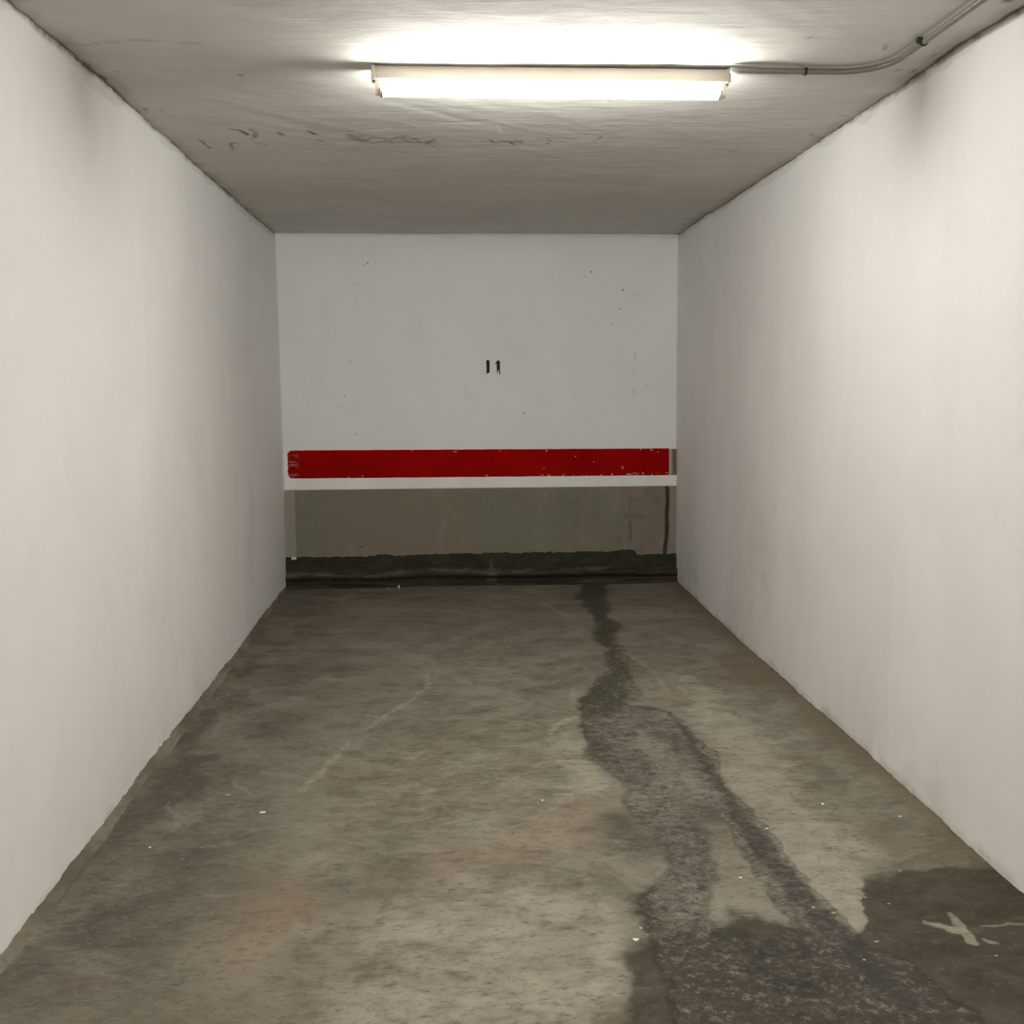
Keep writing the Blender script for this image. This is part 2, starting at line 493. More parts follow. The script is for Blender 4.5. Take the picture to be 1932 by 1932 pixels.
spall = np.maximum(spall, .55 * soft(dist_line(wx, wy, pts_floor([(1220, 1345, 8), (1260, 1400, 10), (1300, 1470, 12), (1330, 1530, 9)])), -.06, .10))
spall = np.maximum(spall, .8 * soft(dist_line(wx, wy, pts_floor([(1560, 1770, 9), (1620, 1830, 14), (1680, 1890, 16), (1720, 1932, 20)])), -.05, .06))
spall = np.maximum(spall, .6 * soft(dist_line(wx, wy, pts_floor([(1400, 1800, 12), (1500, 1850, 22), (1560, 1932, 30)])), -.05, .10))
# second, thinner trail to the right
t2 = [(1175, 1325, 1.0), (1225, 1335, 1.0), (1262, 1342, 1.2), (1280, 1365, 1.6), (1305, 1395, 1.8), (1325, 1425, 2.0), (1345, 1460, 2.2), (1375, 1510, 2.0),
      (1400, 1545, 2.6), (1425, 1570, 4.0), (1450, 1610, 4.2), (1480, 1655, 4.2), (1520, 1700, 4.2), (1560, 1740, 3.8), (1600, 1775, 3.5), (1650, 1830, 3.0), (1720, 1890, 3.0)]
w2x = X + (f3 - .5) * .04 + (f2 - .5) * .03; w2y = Y + (fbm(X, Y, 14, o=3, seed=41) - .5) * .06
crack = np.maximum(crack, .95 * soft(dist_line(w2x, w2y, pts_floor(t2)), -.012, .012))
spall = np.maximum(spall, .9 * soft(dist_line(wx, wy, pts_floor([(x, y, w + 2.5) for x, y, w in t2[3:]])), -.02, .03))
crack = np.maximum(crack, .6 * soft(dist_line(w2x, w2y, pts_floor([(1275, 1375, .8), (1275, 1400, 1.4), (1280, 1420, .8)])), -.01, .012))
# pale, dry areas
pale = np.maximum(pale, 1.0 * soft(dist_line(wx, wy, pts_floor([(1500, 1560, 10), (1545, 1620, 14), (1575, 1680, 9), (1600, 1725, 5)])), -.06, .06))
pale = np.maximum(pale, .70 * soft(dist_line(wx, wy, pts_floor([(1300, 1280, 6), (1370, 1370, 12), (1420, 1450, 14), (1480, 1520, 12), (1640, 1600, 9)])), -.10, .12))
pale = np.maximum(pale, .75 * soft(dist_line(wx, wy, pts_floor([(1215, 1385, 5), (1260, 1440, 9), (1300, 1490, 8), (1330, 1480, 4)])), -.05, .06))
pale = np.maximum(pale, .55 * soft(dist_line(wx, wy, pts_floor([(1050, 1390, 6), (1080, 1430, 9), (1110, 1460, 5), (1080, 1490, 9)])), -.06, .08))
pale = np.maximum(pale, .62 * soft(dist_line(wx, wy, pts_floor([(1120, 1730, 12), (1000, 1700, 14), (940, 1690, 12)])), -.10, .14))
pale = np.maximum(pale, .85 * soft(dist_line(wx, wy, pts_floor([(1150, 1745, 4), (1125, 1800, 4), (1140, 1765, 5)])), -.05, .08))
pale = np.maximum(pale, .72 * soft(dist_line(wx, wy, pts_floor([(820, 1770, 16), (950, 1800, 20), (1080, 1860, 16), (760, 1890, 16)])), -.20, .26) * (.55 + .9 * f2))
pale = np.maximum(pale, .25 * soft(dist_line(wx, wy, pts_floor([(750, 1450, 40), (900, 1500, 50)])), -.30, .35))
for l in ([(1793, 1716, .8), (1806, 1742, 1.6), (1838, 1774, 2.2)], [(1755, 1742, 1.4), (1800, 1752, 2.0)], [(1855, 1765, 1), (1872, 1772, 1)],
          [(1850, 1745, .8), (1925, 1740, 1.2)], [(1790, 1582, 1.0), (1770, 1588, .6)], [(1745, 1606, 1.5), (1690, 1620, 2.0)]):
    pale = np.maximum(pale, .60 * soft(dist_line(w2x, w2y, pts_floor(l)), -.012, .022))
damp = damp * (1 - .80 * ss(.35, .62, pale))
# rust and tan bloom
rust = np.maximum(rust, .75 * soft(dist_line(wx, wy, pts_floor([(545, 1690, 6), (500, 1740, 8), (460, 1790, 6)])), -.06, .13))
rust = np.maximum(rust, .55 * soft(dist_line(wx, wy, pts_floor([(1120, 1510, 6), (1060, 1560, 10), (960, 1600, 8), (850, 1620, 8)])), -.06, .16))
rust = np.maximum(rust, .45 * soft(dist_line(wx, wy, pts_floor([(1270, 1290, 6), (1250, 1320, 6)])), -.05, .10))
rust = np.maximum(rust, .50 * soft(dist_line(wx, wy, pts_floor([(1390, 1655, 6), (1400, 1680, 4)])), -.05, .08))
rust = np.maximum(rust, .40 * soft(dist_line(wx, wy, pts_floor([(1370, 1400, 8), (1460, 1500, 10), (1500, 1540, 6)])), -.05, .14))
# brown tide along the foot of the right wall, darker round the wet patch
dR = xRF(Y) - X
brown = np.maximum(brown, .85 * soft(dR + (f2 - .5) * .20 + (f1 - .5) * .10, .03, .20))
brown = np.maximum(brown, .70 * soft(dist_line(wx, wy, pts_floor([(1400, 1225, 5), (1380, 1240, 8), (1420, 1285, 8)])), -.06, .12))
brown = np.maximum(brown, .65 * soft(dist_line(wx, wy, pts_floor([(1650, 1550, 4), (1700, 1590, 6), (1760, 1590, 4)])), -.06, .10))
# dirt along the left wall and across the back, then broader darkening
dL = X - xLF(Y)
lg = 1.1 * soft(np.abs(dL - .17) + (f2 - .5) * .25, .02, .24) * ss(.30, .62, f1 * .5 + f2 * .5) * ss(2.4, 3.2, Y) * (1 - ss(5.4, 6.6, Y))
grime_tone = np.maximum(grime_tone, .95 * lg)
for l, k in (([(200, 1600, 4), (290, 1520, 8), (330, 1450, 7)], .8), ([(345, 1400, 6), (390, 1340, 5)], .85), ([(440, 1275, 4), (480, 1260, 5)], .7),
             ([(150, 1655, 3), (210, 1640, 5), (290, 1650, 2)], .7), ([(240, 1540, 8), (320, 1520, 10)], .6), ([(440, 1540, 3), (480, 1530, 3)], .55),
             ([(40, 1790, 3), (25, 1830, 3), (8, 1860, 4)], .75), ([(600, 1580, 6), (560, 1600, 9)], .35), ([(640, 1680, 6), (690, 1690, 8)], .45),
             ([(560, 1140, 10), (640, 1140, 14), (850, 1128, 14), (930, 1150, 5)], .55), ([(560, 1188, 6), (700, 1200, 8), (820, 1190, 5)], .50),
             ([(480, 1200, 8), (520, 1215, 14)], .40), ([(1290, 1170, 3), (1350, 1165, 3)], .4), ([(1180, 1132, 5), (1260, 1135, 6)], .45),
             ([(1270, 1190, 3), (1330, 1205, 3)], .5), ([(1050, 1785, 2), (1075, 1785, 2)], .3), ([(1185, 1545, 5), (1200, 1590, 6), (1150, 1600, 5)], .8),
             ([(1190, 1650, 10), (1120, 1660, 10)], .28), ([(1235, 1700, 4), (1240, 1745, 5)], .5), ([(1700, 1622, 5), (1780, 1615, 5), (1850, 1608, 8)], .5)):
    grime_tone = np.maximum(grime_tone, k * soft(dist_line(wx, wy, pts_floor([(a_, c_, w_ * 1.35) for a_, c_, w_ in l])), -.10, .13))
grime_tone = np.maximum(grime_tone, .50 * soft(D - Y + (f2 - .5) * .5, .0, .16))
grime_tone = np.maximum(grime_tone, .55 * soft(dR + (f2 - .5) * .06, -.01, .035))
grime_tone = np.maximum(grime_tone, .42 * ss(4.8, 7.2, Y + (f1 - .5) * 1.8) * (.6 + .8 * f2))  # floor broadly darker towards the rear
grime_tone = np.maximum(grime_tone, .62 * soft(dL + (f1 - .5) * .5, .25, 1.15) * ss(2.0, 2.6, Y + X * .2) * (.35 + 1.1 * f2))  # floor broadly darker over the left side
# sweeping light scuffs and scratches
for l, k in (([(808, 1272, .4), (806, 1292, 1.0), (780, 1318, 1.1), (735, 1345, 1.0), (690, 1374, .5)], .62), ([(660, 1395, .5), (625, 1430, 1.3), (600, 1462, 1.5), (565, 1490, 1.0)], .5),
             ([(805, 1285, .5), (870, 1284, .3)], .35), ([(1084, 1352, 1.5), (1045, 1368, 1.8), (1035, 1380, 1)], .7), ([(1145, 1482, 1.0), (1100, 1492, .8), (1040, 1497, .5)], .75),
             ([(1082, 1298, 1.0), (1080, 1318, 1.0), (1098, 1330, .8)], .5), ([(1010, 1405, .8), (930, 1404, .4)], .45), ([(1038, 1635, .3), (1110, 1662, .25)], .5),
             ([(1285, 1295, .8), (1320, 1330, 1.2), (1345, 1355, 1.2)], .45), ([(1180, 1230, 1), (1215, 1250, 1.2), (1260, 1300, 1.2)], .4),
             ([(600, 1280, .8), (650, 1282, .8)], .4), ([(500, 1458, 2), (560, 1462, 2)], .35), ([(310, 1520, .8), (340, 1545, 1), (330, 1560, .8)], .4), ([(395, 1595, 1), (440, 1590, 1.2)], .3),
             ([(1165, 1345, .8), (1250, 1350, 1), (1290, 1365, 1)], .45), ([(870, 1125, .6), (990, 1128, 1)], .35), ([(1020, 1135, 1), (1080, 1165, 2)], .4), ([(700, 1165, 1), (860, 1172, 1.2)], .35),
             ([(1140, 1130, .8), (1230, 1125, .8)], .3), ([(60, 1760, .6), (20, 1810, .6)], .4), ([(90, 1785, .4), (125, 1790, .5)], .35), ([(1100, 1385, .6), (1160, 1370, .6), (1190, 1365, .6)], .45)):
    scuff = np.maximum(scuff, k * soft(dist_line(w2x, w2y, pts_floor(l)), -.008, .014))
rng = np.random.RandomState(5)
for k in range(150):     # many short trowel and tyre scuffs
    x0 = .1 + rng.rand() * 2.6; y0 = 2.3 + rng.rand() * 5.2; a = rng.normal(0, .5); ln = .03 + rng.rand() * .16
    l = [(x0, y0, .002), (x0 + ln * .5 * math.cos(a), y0 + ln * .5 * math.sin(a) + rng.normal(0, .01), .005), (x0 + ln * math.cos(a), y0 + ln * math.sin(a), .002)]
    s = (np.abs(X - x0) < .4) & (np.abs(Y - y0) < .4)
    v = (.15 + .25 * rng.rand()) * soft(dist_line(w2x[s], w2y[s], l), -.004, .012)
    T = scuff if k % 2 else grime_tone
    T[s] = np.maximum(T[s], v * (1 if k % 2 else 1.3))
Z = (f1 - .5) * .010 + (f2 - .5) * .004 - .006 * np.clip(spall, 0, 1) * f3 - .003
# the slab is a little proud of the wall foot at the back
grid_f = grid('floor', np.stack([X, Y, Z], -1), {'stain': np.stack([damp, spall, pale, rust], -1), 'mark': np.stack([scuff, grime_tone, brown, crack], -1)}, M_FLOOR)
struct(grid_f)

# ------------------------------------------------------------------ side walls
def side_wall(name, fl, ce, sgn):
    ys = seg((-.9, 1.2, .08), (1.2, D + .02, .014)); zs = seg((-.02, .35, .012), (.35, 2.25, .03), (2.25, 2.62, .010))
    Yw, Zw = np.meshgrid(ys, zs, indexing='ij')
    t = np.clip(Zw / H, 0, 1)
    Xw = fl.smooth(Yw) * (1 - t) + ce.smooth(Yw) * t
    Xw += (fl(Yw) - fl.smooth(Yw)) * np.exp(-np.clip(Zw, 0, 9) / .09) + (ce(Yw) - ce.smooth(Yw)) * np.exp(-np.clip(H - Zw, 0, 9) / .09)
    s = 50 if sgn > 0 else 90
    damp_ends = np.sin(np.pi * t)
    Xw += (fbm(Yw, Zw, 1.1, o=4, seed=s) - .5) * .012 * damp_ends + (fbm(Yw, Zw, 6, o=3, seed=s + 9) - .5) * .004 * ss(0, .15, t)
    Xw += (fbm(Yw, Zw, 30, o=2, seed=s + 5) - .5) * .008 * (soft(Zw, .01, .06) + ss(H - .05, H, Zw))
    band = soft(H - Zw + (fbm(Yw, Zw, 5, 5, 3, s + 20) - .5) * .07, .025, .050)
    g = np.zeros(Yw.shape); pk = g.copy()
    g += .35 * soft(Zw + (fbm(Yw, Zw, 9, o=3, seed=s + 2) - .5) * .05, .0, .035)
    g += .22 * ss(.60, .78, fbm(Yw, Zw, 1.4, .7, 5, s + 33)) * soft(Zw, .3, 1.6)
    if sgn > 0:   # right wall
        l = [onx(px, py, W)[1:] for px, py in ((1290, 1062), (1300, 1078), (1312, 1095))]
        g = np.maximum(g, .38 * soft(dist_line(Yw, Zw, [(a, b_, .015) for a, b_ in l]), -.02, .04))
        for px, py, r_ in ((1806, 1567, .006), (1780, 1550, .005), (1835, 1598, .010), (1850, 1610, .018), (1865, 1622, .012)):
            a, b_ = onx(px, py, xRF(2.8))[1:]
            g = np.maximum(g, .6 * soft(np.hypot(Yw - a, Zw - b_), r_ * .6, r_ * 2.2))
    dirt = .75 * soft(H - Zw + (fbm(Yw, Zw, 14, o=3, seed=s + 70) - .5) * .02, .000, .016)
    return struct(grid(name, np.stack([Xw, Yw, Zw], -1), {'wear': np.stack([band, np.clip(g, 0, 1), pk, dirt], -1)}, M_WALL, flip=sgn < 0))


side_wall('wall_left', xLF, xLC, -1)
side_wall('wall_right', xRF, xRC, 1)

# ------------------------------------------------------------------ back wall (an upper plastered field, stripes and bare band as its parts)
XL = lambda z: np.interp(z, [0, H], [float(xLF(D)), float(xLC(D))])
XR = lambda z: np.interp(z, [0, H], [float(xRF(D)), float(xRC(D))])
xb = seg((-.12, 3.05, .006)); zb = seg((-.02, 1.0, .05), (1.0, 2.54, .006), (2.54, 2.63, .004))
Xb, Zb = np.meshgrid(xb, zb, indexing='ij')
Yb = D + (fbm(Xb, Zb, 1.2, o=4, seed=130) - .5) * .008
band = soft(H - Zb + (fbm(Xb, Zb, 4, 4, 4, 140) - .5) * .06, .012, .034)
g = np.zeros(Xb.shape); pk = g.copy()
for px, py, r_ in ((950, 604, 3.4), (1116, 513, 4.2), (1102, 522, 3), (1171, 583, 3.4), (1176, 547, 4.5), (1197, 556, 2.8), (1156, 612, 3), (1222, 727, 3.2), (989, 780, 4.0),
                   (1020, 751, 2.4), (1031, 761, 2.8), (609, 589, 3.2), (660, 682, 3.2), (651, 748, 3.4), (645, 768, 3.0), (673, 819, 3.4), (693, 497, 3.6), (688, 500, 3.2),
                   (695, 493, 2.6), (674, 536, 2.8), (849, 552, 2.6), (722, 805, 2.6), (775, 604, 2.2), (1017, 615, 2.4), (945, 782, 2.2), (579, 801, 2.4), (606, 790, 2.2),
                   (1277, 498, 3.4), (1073, 489, 2.6), (675, 487, 2), (1084, 682, 2.2), (903, 811, 2), (957, 812, 2), (1186, 571, 2.2), (1195, 572, 2.2), (586, 579, 2), (561, 700, 2.2),
                   (880, 523, 1.8), (606, 722, 2.2), (1215, 612, 1.8), (1112, 606, 1.8)):
    p_ = ony(px, py)
    pk = np.maximum(pk, min(.85, .22 * r_) * soft(np.hypot(Xb - p_[0], (Zb - p_[2]) * 1.2), .001 * r_, .0026 * r_))
for l, k in (([(1197, 668), (1198, 678)], .30), ([(1196, 735), (1197, 745)], .28), ([(1196, 702), (1196, 704)], .28), ([(880, 730), (881, 748)], .14), ([(1176, 590), (1198, 555)], .05)):
    q = [(ony(a, b_)[0], ony(a, b_)[2], .003) for a, b_ in l]
    g = np.maximum(g, k * soft(dist_line(Xb, Zb, q), .0, .02))
eL = Xb - XL(Zb); eR = XR(Zb) - Xb
dirt = .35 * np.maximum(soft(eL, .0, .012), soft(eR, .0, .012)) + .25 * soft(H - Zb, 0, .008)
wb = struct(grid('wall_back', np.stack([Xb, Yb, Zb], -1), {'wear': np.stack([band, g, pk, dirt], -1)}, M_BACK))


def strip(name, corners, m, dy, nx, nz, edge=.0018, seed=0, attrs=None, left=None):
    """painted strip between four corners (TL, TR, BR, BL in wall x, z) with slightly wandering edges, standing dy off the wall"""
    TL, TR, BR, BL = [np.array(c_) for c_ in corners]
    u = np.linspace(0, 1, nx)[:, None]; v = np.linspace(0, 1, nz)[None, :]
    Xs = (TL[0] * (1 - u) + TR[0] * u) * (1 - v) + (BL[0] * (1 - u) + BR[0] * u) * v
    Zt = TL[1] * (1 - u) + TR[1] * u + (fbm(u * 3, u * 0, 18, o=4, seed=seed) - .5) * edge * 2
    Zl = BL[1] * (1 - u) + BR[1] * u + (fbm(u * 3, u * 0, 18, o=4, seed=seed + 7) - .5) * edge * 2
    Zs = Zt * (1 - v) + Zl * v
    if left is not None: Xs = Xs + left(v) * np.clip(1 - u * nx / 14, 0, 1)
    Ys = D + (fbm(Xs, Zs, 1.2, o=4, seed=130) - .5) * .008 - dy
    # turn the outermost rows back into the wall so that the coat has a thickness
    Ys[0] += dy; Ys[-1] += dy; Ys[:, 0] += dy; Ys[:, -1] += dy
    A = attrs(Xs, Zs, u + v * 0, v + u * 0) if attrs else np.zeros(Xs.shape + (4,))
    return grid(name, np.stack([Xs, Ys, Zs], -1), {'wear': A}, m, wb, flip=True)


q = lambda px, py: (ony(px, py)[0], ony(px, py)[2])


def red_wear(Xs, Zs, u, v):
    r = np.zeros(Xs.shape); g_ = r.copy()
    for px, py, rx in ((859, 852, 6), (1031, 851, 3), (1031, 850, 3), (918, 897, 4), (1023, 896.5, 4), (1035, 897, 5), (1086, 861, 2.6), (1120, 871, 2), (1174, 881, 3.2),
                       (1175, 884, 2.6), (1209, 848, 3), (1229, 849, 4), (1241, 853, 2), (1026, 884, 2.4), (1200, 893.5, 4), (1213, 893, 4), (1155, 894, 3), (1258, 892, 4), (658, 901, 3),
                       (684, 898, 2.4), (776, 851, 1.6), (943, 851, 1.8), (1062, 897, 3), (1135, 896, 3)):
        p_ = ony(px, py); r = np.maximum(r, .85 * soft(np.hypot((Xs - p_[0]) / (rx * .0034), (Zs - p_[2]) / .0042), .3, 1.1))
    n = fbm(Xs, Zs, 60, 140, 3, 77)
    r = np.maximum(r, .8 * ss(.70, .80, n) * ss(.55, .9, u) * ss(.85, .97, v))
    g_ = np.maximum(g_, .7 * ss(.45, .7, fbm(Xs, Zs, 20, 90, 3, 60)) * soft(u, .012, .035))
    return np.stack([r, g_, r * 0, r * 0], -1)


o = strip('red_stripe', [q(541, 850), q(1262.5, 846), q(1262.5, 896.5), q(543, 903)], M_RED, .0022, 700, 46, .0015, 1, red_wear,
          left=lambda v: .004 + .020 * (np.abs(v - .5) * 2) ** 9 * (.5 + vnoise(v * 9, v * 0, 3)) + .016 * (fbm(v * 6, v * 0, 4, o=4, seed=5) - .5))
o['label'] = 'dull red painted stripe across the wall'
o = strip('plaster_gap', [q(1263, 846.6), q(1277, 847), q(1277, 896), q(1263, 896.8)], M_CEM, .0008, 14, 60, .001, 3,
          lambda X_, Z_, u, v: np.stack([.95 * soft(u, .28, .42), .1 * u, .85 * ss(.40, .5, u), u * 0], -1))
o['label'] = 'narrow unpainted brownish strip'
o = strip('white_stripe', [q(537, 903.3), q(1278, 896.7), q(1278, 916.9), q(537, 925.4)], M_WHITE, .0045, 500, 14, .0012, 4)
o['label'] = 'plain white painted stripe'


def dado_wear(Xs, Zs, u, v):
    w = (fbm(Xs, Zs, 6, 8, 4, 200) - .5)
    x1 = q(1257.5, 980)[0]; x0 = q(557, 980)[0]; x2 = q(1190, 980)[0]
    r = .55 * soft(Xs - x0 + w * .01, -.004, .006) + .28 * ss(.0, .006, Xs - x1 - .02 + w * .02)
    r = np.maximum(r, .45 * soft(np.abs(Xs - (x1 - .035)) + w * .05, .0, .02) * ss(.3, .6, v) * ss(.45, .6, fbm(Xs, Zs, 8, 4, 3, 210)))
    g_ = .94 * soft(np.abs(Xs - x1 - .007 * np.sin(v * 6) + w * .03), .010, .020)
    g_ = np.maximum(g_, .42 * soft(np.abs(Xs - x2 + w * .03), .002, .022) * ss(.46, .64, fbm(Xs, Zs, 40, 14, 3, 220)))
    g_ = np.maximum(g_, .16 * ss(.58, .70, fbm(Xs, Zs, 12, 16, 4, 222)) * ss(.5, .9, u))
    r = np.maximum(r, .13 * ss(.60, .75, fbm(Xs, Zs, 9, 4, 4, 224)))
    for px, py, k in ((849, 955.5, 1), (860, 976, 1), (872.5, 1024.5, 1), (1028, 932, 1), (1082, 940, .7), (1068, 943, .7), (724, 1038, .7)):
        p_ = ony(px, py); r = np.maximum(r, k * soft(np.hypot(Xs - p_[0], Zs - p_[2]), .003, .007))
    for px, py in ((684.5, 1031), (681, 1032), (820, 999), (976, 936)):
        p_ = ony(px, py); g_ = np.maximum(g_, .7 * soft(np.hypot((Xs - p_[0]) / 2, Zs - p_[2]), .002, .006))
    return np.stack([np.clip(r, 0, 1), g_, r * 0, r * 0], -1)


o = strip('bare_cement_band', [q(536, 924.6), q(1277, 915.9), q(1277, 1070), q(536, 1075)], M_CEM, .0025, 560, 110, .0012, 9, dado_wear)
o['label'] = 'bare grey brown cement band below the stripes'

# the stencilled 11: two upright bars, the second with a torn foot and a flag
def prism(bm, outline, y0, y1):
    a = [bm.verts.new((x, y0, z)) for x, z in outline]; b_ = [bm.verts.new((x, y1, z)) for x, z in outline]
    bm.faces.new(a); bm.faces.new(b_[::-1]); n = len(a)
    for i in range(n): bm.faces.new((a[i], b_[i], b_[(i + 1) % n], a[(i + 1) % n]))


def dig(pts):   # traced from the wall, in points of a 13.8x enlargement
    return [q(860 + x / 13.8, 640 + y / 13.8) for x, y in pts]


one_a = [(792, 556), (810, 546), (866, 548), (874, 575), (878, 700), (876, 800), (880, 868), (845, 876), (812, 888), (786, 908), (772, 904), (797, 880), (802, 800), (797, 700), (796, 620)]
one_b = [(1064, 566), (1080, 556), (1140, 558), (1146, 600), (1148, 700), (1144, 800), (1150, 850), (1140, 880), (1166, 914), (1150, 920), (1122, 885), (1128, 830), (1106, 796),
         (1088, 850), (1068, 880), (1070, 800), (1064, 700), (1066, 640), (1040, 650), (1012, 646), (1040, 622), (1060, 600)]
yw = D - .0075
for outl in (one_a, one_b):
    o = shape('stencilled_digit', lambda bm: prism(bm, dig(outl), yw, D + .004), M_BLACK, wb, smooth=False)
    o['label'] = 'black painted figure 1'

# ------------------------------------------------------------------ damp mortar skirting at the foot of the back wall
nx = 620
u = np.linspace(-.03, W + .05, nx)[:, None]
prof = np.array([(-.01, .232), (.008, .228), (.016, .212), (.020, .19), (.022, .16), (.024, .13), (.030, .108), (.046, .098), (.060, .090), (.066, .080),
                 (.064, .068), (.056, .056), (.050, .044), (.052, .030), (.060, .016), (.074, .006), (.095, -.004), (.12, -.02)])
tt = np.linspace(0, len(prof) - 1, 110)
py_ = np.interp(tt, range(len(prof)), prof[:, 0])[None, :]; pz_ = np.interp(tt, range(len(prof)), prof[:, 1])[None, :]
topn = (fbm(u, u * 0, 7, o=5, seed=300) - .5) * .030 + (fbm(u, u * 0, 40, o=3, seed=301) - .5) * .012
xs_step = q(1200, 1050)[0]
topn = topn - .028 * ss(xs_step - .006, xs_step + .004, u) + .012 * soft(np.abs(u - q(1180, 1050)[0]), .0, .14)
k = np.clip(pz_ / .2, 0, 1)
Zs = pz_ + topn * k ** 2
rid = (fbm(u, pz_, 2.2, 3, 4, 305) - .5)
Ys = D - py_ * (1 + .7 * rid) - (fbm(u, pz_, 25, 40, 4, 310) - .5) * .016 * np.clip(1.1 - k, .25, 1) - .001
Xs = u + pz_ * 0
Zs = Zs + (fbm(Xs, pz_, 4, 10, 3, 315) - .5) * .022 * np.exp(-((pz_ - .085) / .04) ** 2)
ridge = np.exp(-((pz_ - .095 + rid * .05) / .016) ** 2) * ss(.35, .6, fbm(Xs, pz_, 4, 30, 3, 320))
ridge = np.maximum(ridge, .6 * np.exp(-((pz_ - .012) / .01) ** 2) * ss(.4, .6, fbm(Xs, pz_, 5, 30, 3, 325)))
x_s = q(927, 1070)[0]
splash = soft(np.abs(Xs - x_s + (fbm(Xs, pz_, 20, 40, 3, 330) - .5) * .05) - .035 * soft(pz_, .03, .12), .0, .02) * soft(np.abs(pz_ - .10), .04, .09)
ridge = np.maximum(ridge, splash)
seam = np.exp(-((pz_ - .050 + rid * .04) / .016) ** 2) * (.35 + .65 * ss(.1, .45, Xs / W + rid * .5))
seam = np.maximum(seam, .9 * np.exp(-((pz_ - .018) / .009) ** 2) * ss(.4, .6, fbm(Xs, pz_, 3, 8, 3, 333)))
br = ss(2.2, 2.9, Xs) * soft(pz_, .02, .13) + .5 * splash
struct(grid('baseboard_back', np.stack([Xs, Ys, Zs], -1), {'wear': np.clip(np.stack([ridge, seam, br, br * 0], -1), 0, 1)}, M_DAMP, flip=True))

# cement fillet along the foot of the left wall
FL = [(0, 1848), (49, 1783), (70, 1760), (104, 1716), (129, 1680), (160, 1641), (190, 1600), (220, 1560), (259, 1508), (290, 1466), (340, 1400), (380, 1345), (440, 1263), (500, 1170), (545, 1105)]
xFil = curve(FL, 0, .07)
yf = seg((-.9, 2.0, .1), (2.0, D - .03, .012))[:, None]
v = np.linspace(0, 1, 12)[None, :]
wdt = np.clip(xFil(yf) - xLF(yf), .012, .05) * (.62 + .4 * fbm(yf, yf * 0, 2.5, o=3, seed=407)) + (fbm(yf, yf * 0, 12, o=4, seed=400) - .5) * .012
x0 = xLF(yf) - .004
hgt = .012 + .014 * fbm(yf, yf * 0, 5, o=4, seed=402)
Xf = x0 + (wdt + .004) * v; Zf = hgt * (1 - v) ** 1.6 * (1 + .25 * (fbm(yf, v, 30, 3, 3, 405) - .5)) - .004 * v ** 6
struct(grid('baseboard_left', np.stack([Xf, yf + v * 0, Zf], -1), {}, M_FILLET, flip=True))

# ------------------------------------------------------------------ ceiling
xs = seg((-.35, -.05, .05), (-.05, 3.0, .006), (3.0, 3.3, .05))
ys = seg((-3.0, 2.2, .15), (2.2, 4.2, .02), (4.2, 5.1, .006), (5.1, 7.9, .022))
X, Y = np.meshgrid(xs, ys, indexing='ij')
n1 = fbm(X, Y, 9, o=4, seed=500)
dL = X - xLC(Y); dR = xRC(Y) - X
nearl = soft(Y, 3.6, 4.6)
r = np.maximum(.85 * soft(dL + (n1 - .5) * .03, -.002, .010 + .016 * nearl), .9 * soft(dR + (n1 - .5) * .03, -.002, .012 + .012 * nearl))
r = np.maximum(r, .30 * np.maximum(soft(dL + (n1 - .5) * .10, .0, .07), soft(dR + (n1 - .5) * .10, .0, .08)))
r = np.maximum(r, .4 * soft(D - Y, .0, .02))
for px, py, k_ in ((130, 105, .7), (160, 122, .7), (190, 147, .9), (170, 134, .8), (1566, 252, .5)):
    p_ = onz(px, py, H); r = np.maximum(r, k_ * soft(np.hypot(X - p_[0], (Y - p_[1]) * .4) + (n1 - .5) * .03, .005, .025))
g = np.zeros(X.shape); lt = g.copy()


def cs(l, k, w=.35, T=g):
    global g, lt
    P = [(*onz(300 + a / 2.147, 180 + b_ / 2.147, H)[:2], w / 100) for a, b_ in l]
    xa = min(p[0] for p in P) - .1; xe = max(p[0] for p in P) + .1; ya = min(p[1] for p in P) - .2; ye = max(p[1] for p in P) + .2
    s = (X > xa) & (X < xe) & (Y > ya) & (Y < ye)
    jx = X[s] + (fbm(X[s], Y[s], 40, o=2, seed=510) - .5) * .012
    T[s] = np.maximum(T[s], k * soft(dist_line(jx, Y[s], P), -.001, .007))


for l, k_, w_ in (([(285, 136), (325, 140), (345, 150), (360, 160)], .75, .4), ([(335, 144), (358, 158)], .85, .7), ([(370, 138), (392, 150), (388, 162)], .4, .8), ([(382, 155), (392, 158), (388, 170)], .55, .7),
                  ([(370, 178), (380, 177)], .6, .4), ([(385, 190), (410, 194), (435, 199)], .65, .25), ([(163, 181), (178, 190), (190, 200), (208, 215)], .6, .35), ([(176, 188), (184, 194)], .7, .6),
                  ([(300, 190), (288, 198), (296, 208), (304, 212)], .65, .45), ([(312, 190), (318, 195)], .5, .3), ([(295, 216), (300, 222)], .35, .5), ([(480, 148), (490, 152), (502, 158)], .65, .5),
                  ([(606, 143), (620, 148), (634, 155)], .8, .5), ([(645, 178), (662, 184)], .5, .5), ([(1305, 186), (1330, 184)], .55, .3), ([(1340, 178), (1355, 190), (1380, 186)], .65, .35),
                  ([(1395, 184), (1420, 186), (1435, 198)], .75, .4), ([(1430, 190), (1470, 182)], .65, .35), ([(1440, 178), (1475, 192)], .5, .25), ([(1340, 186), (1440, 190)], .35, .3), ([(1574, 178), (1590, 186)], .55, .4),
                  ([(1572, 194), (1580, 198)], .6, .4), ([(1630, 185), (1648, 188)], .55, .3), ([(1755, 186), (1780, 178), (1792, 166)], .4, .4), ([(1085, 195), (1100, 185), (1118, 176)], .7, .35)):
    cs(l, k_, w_)
rng = np.random.RandomState(9)
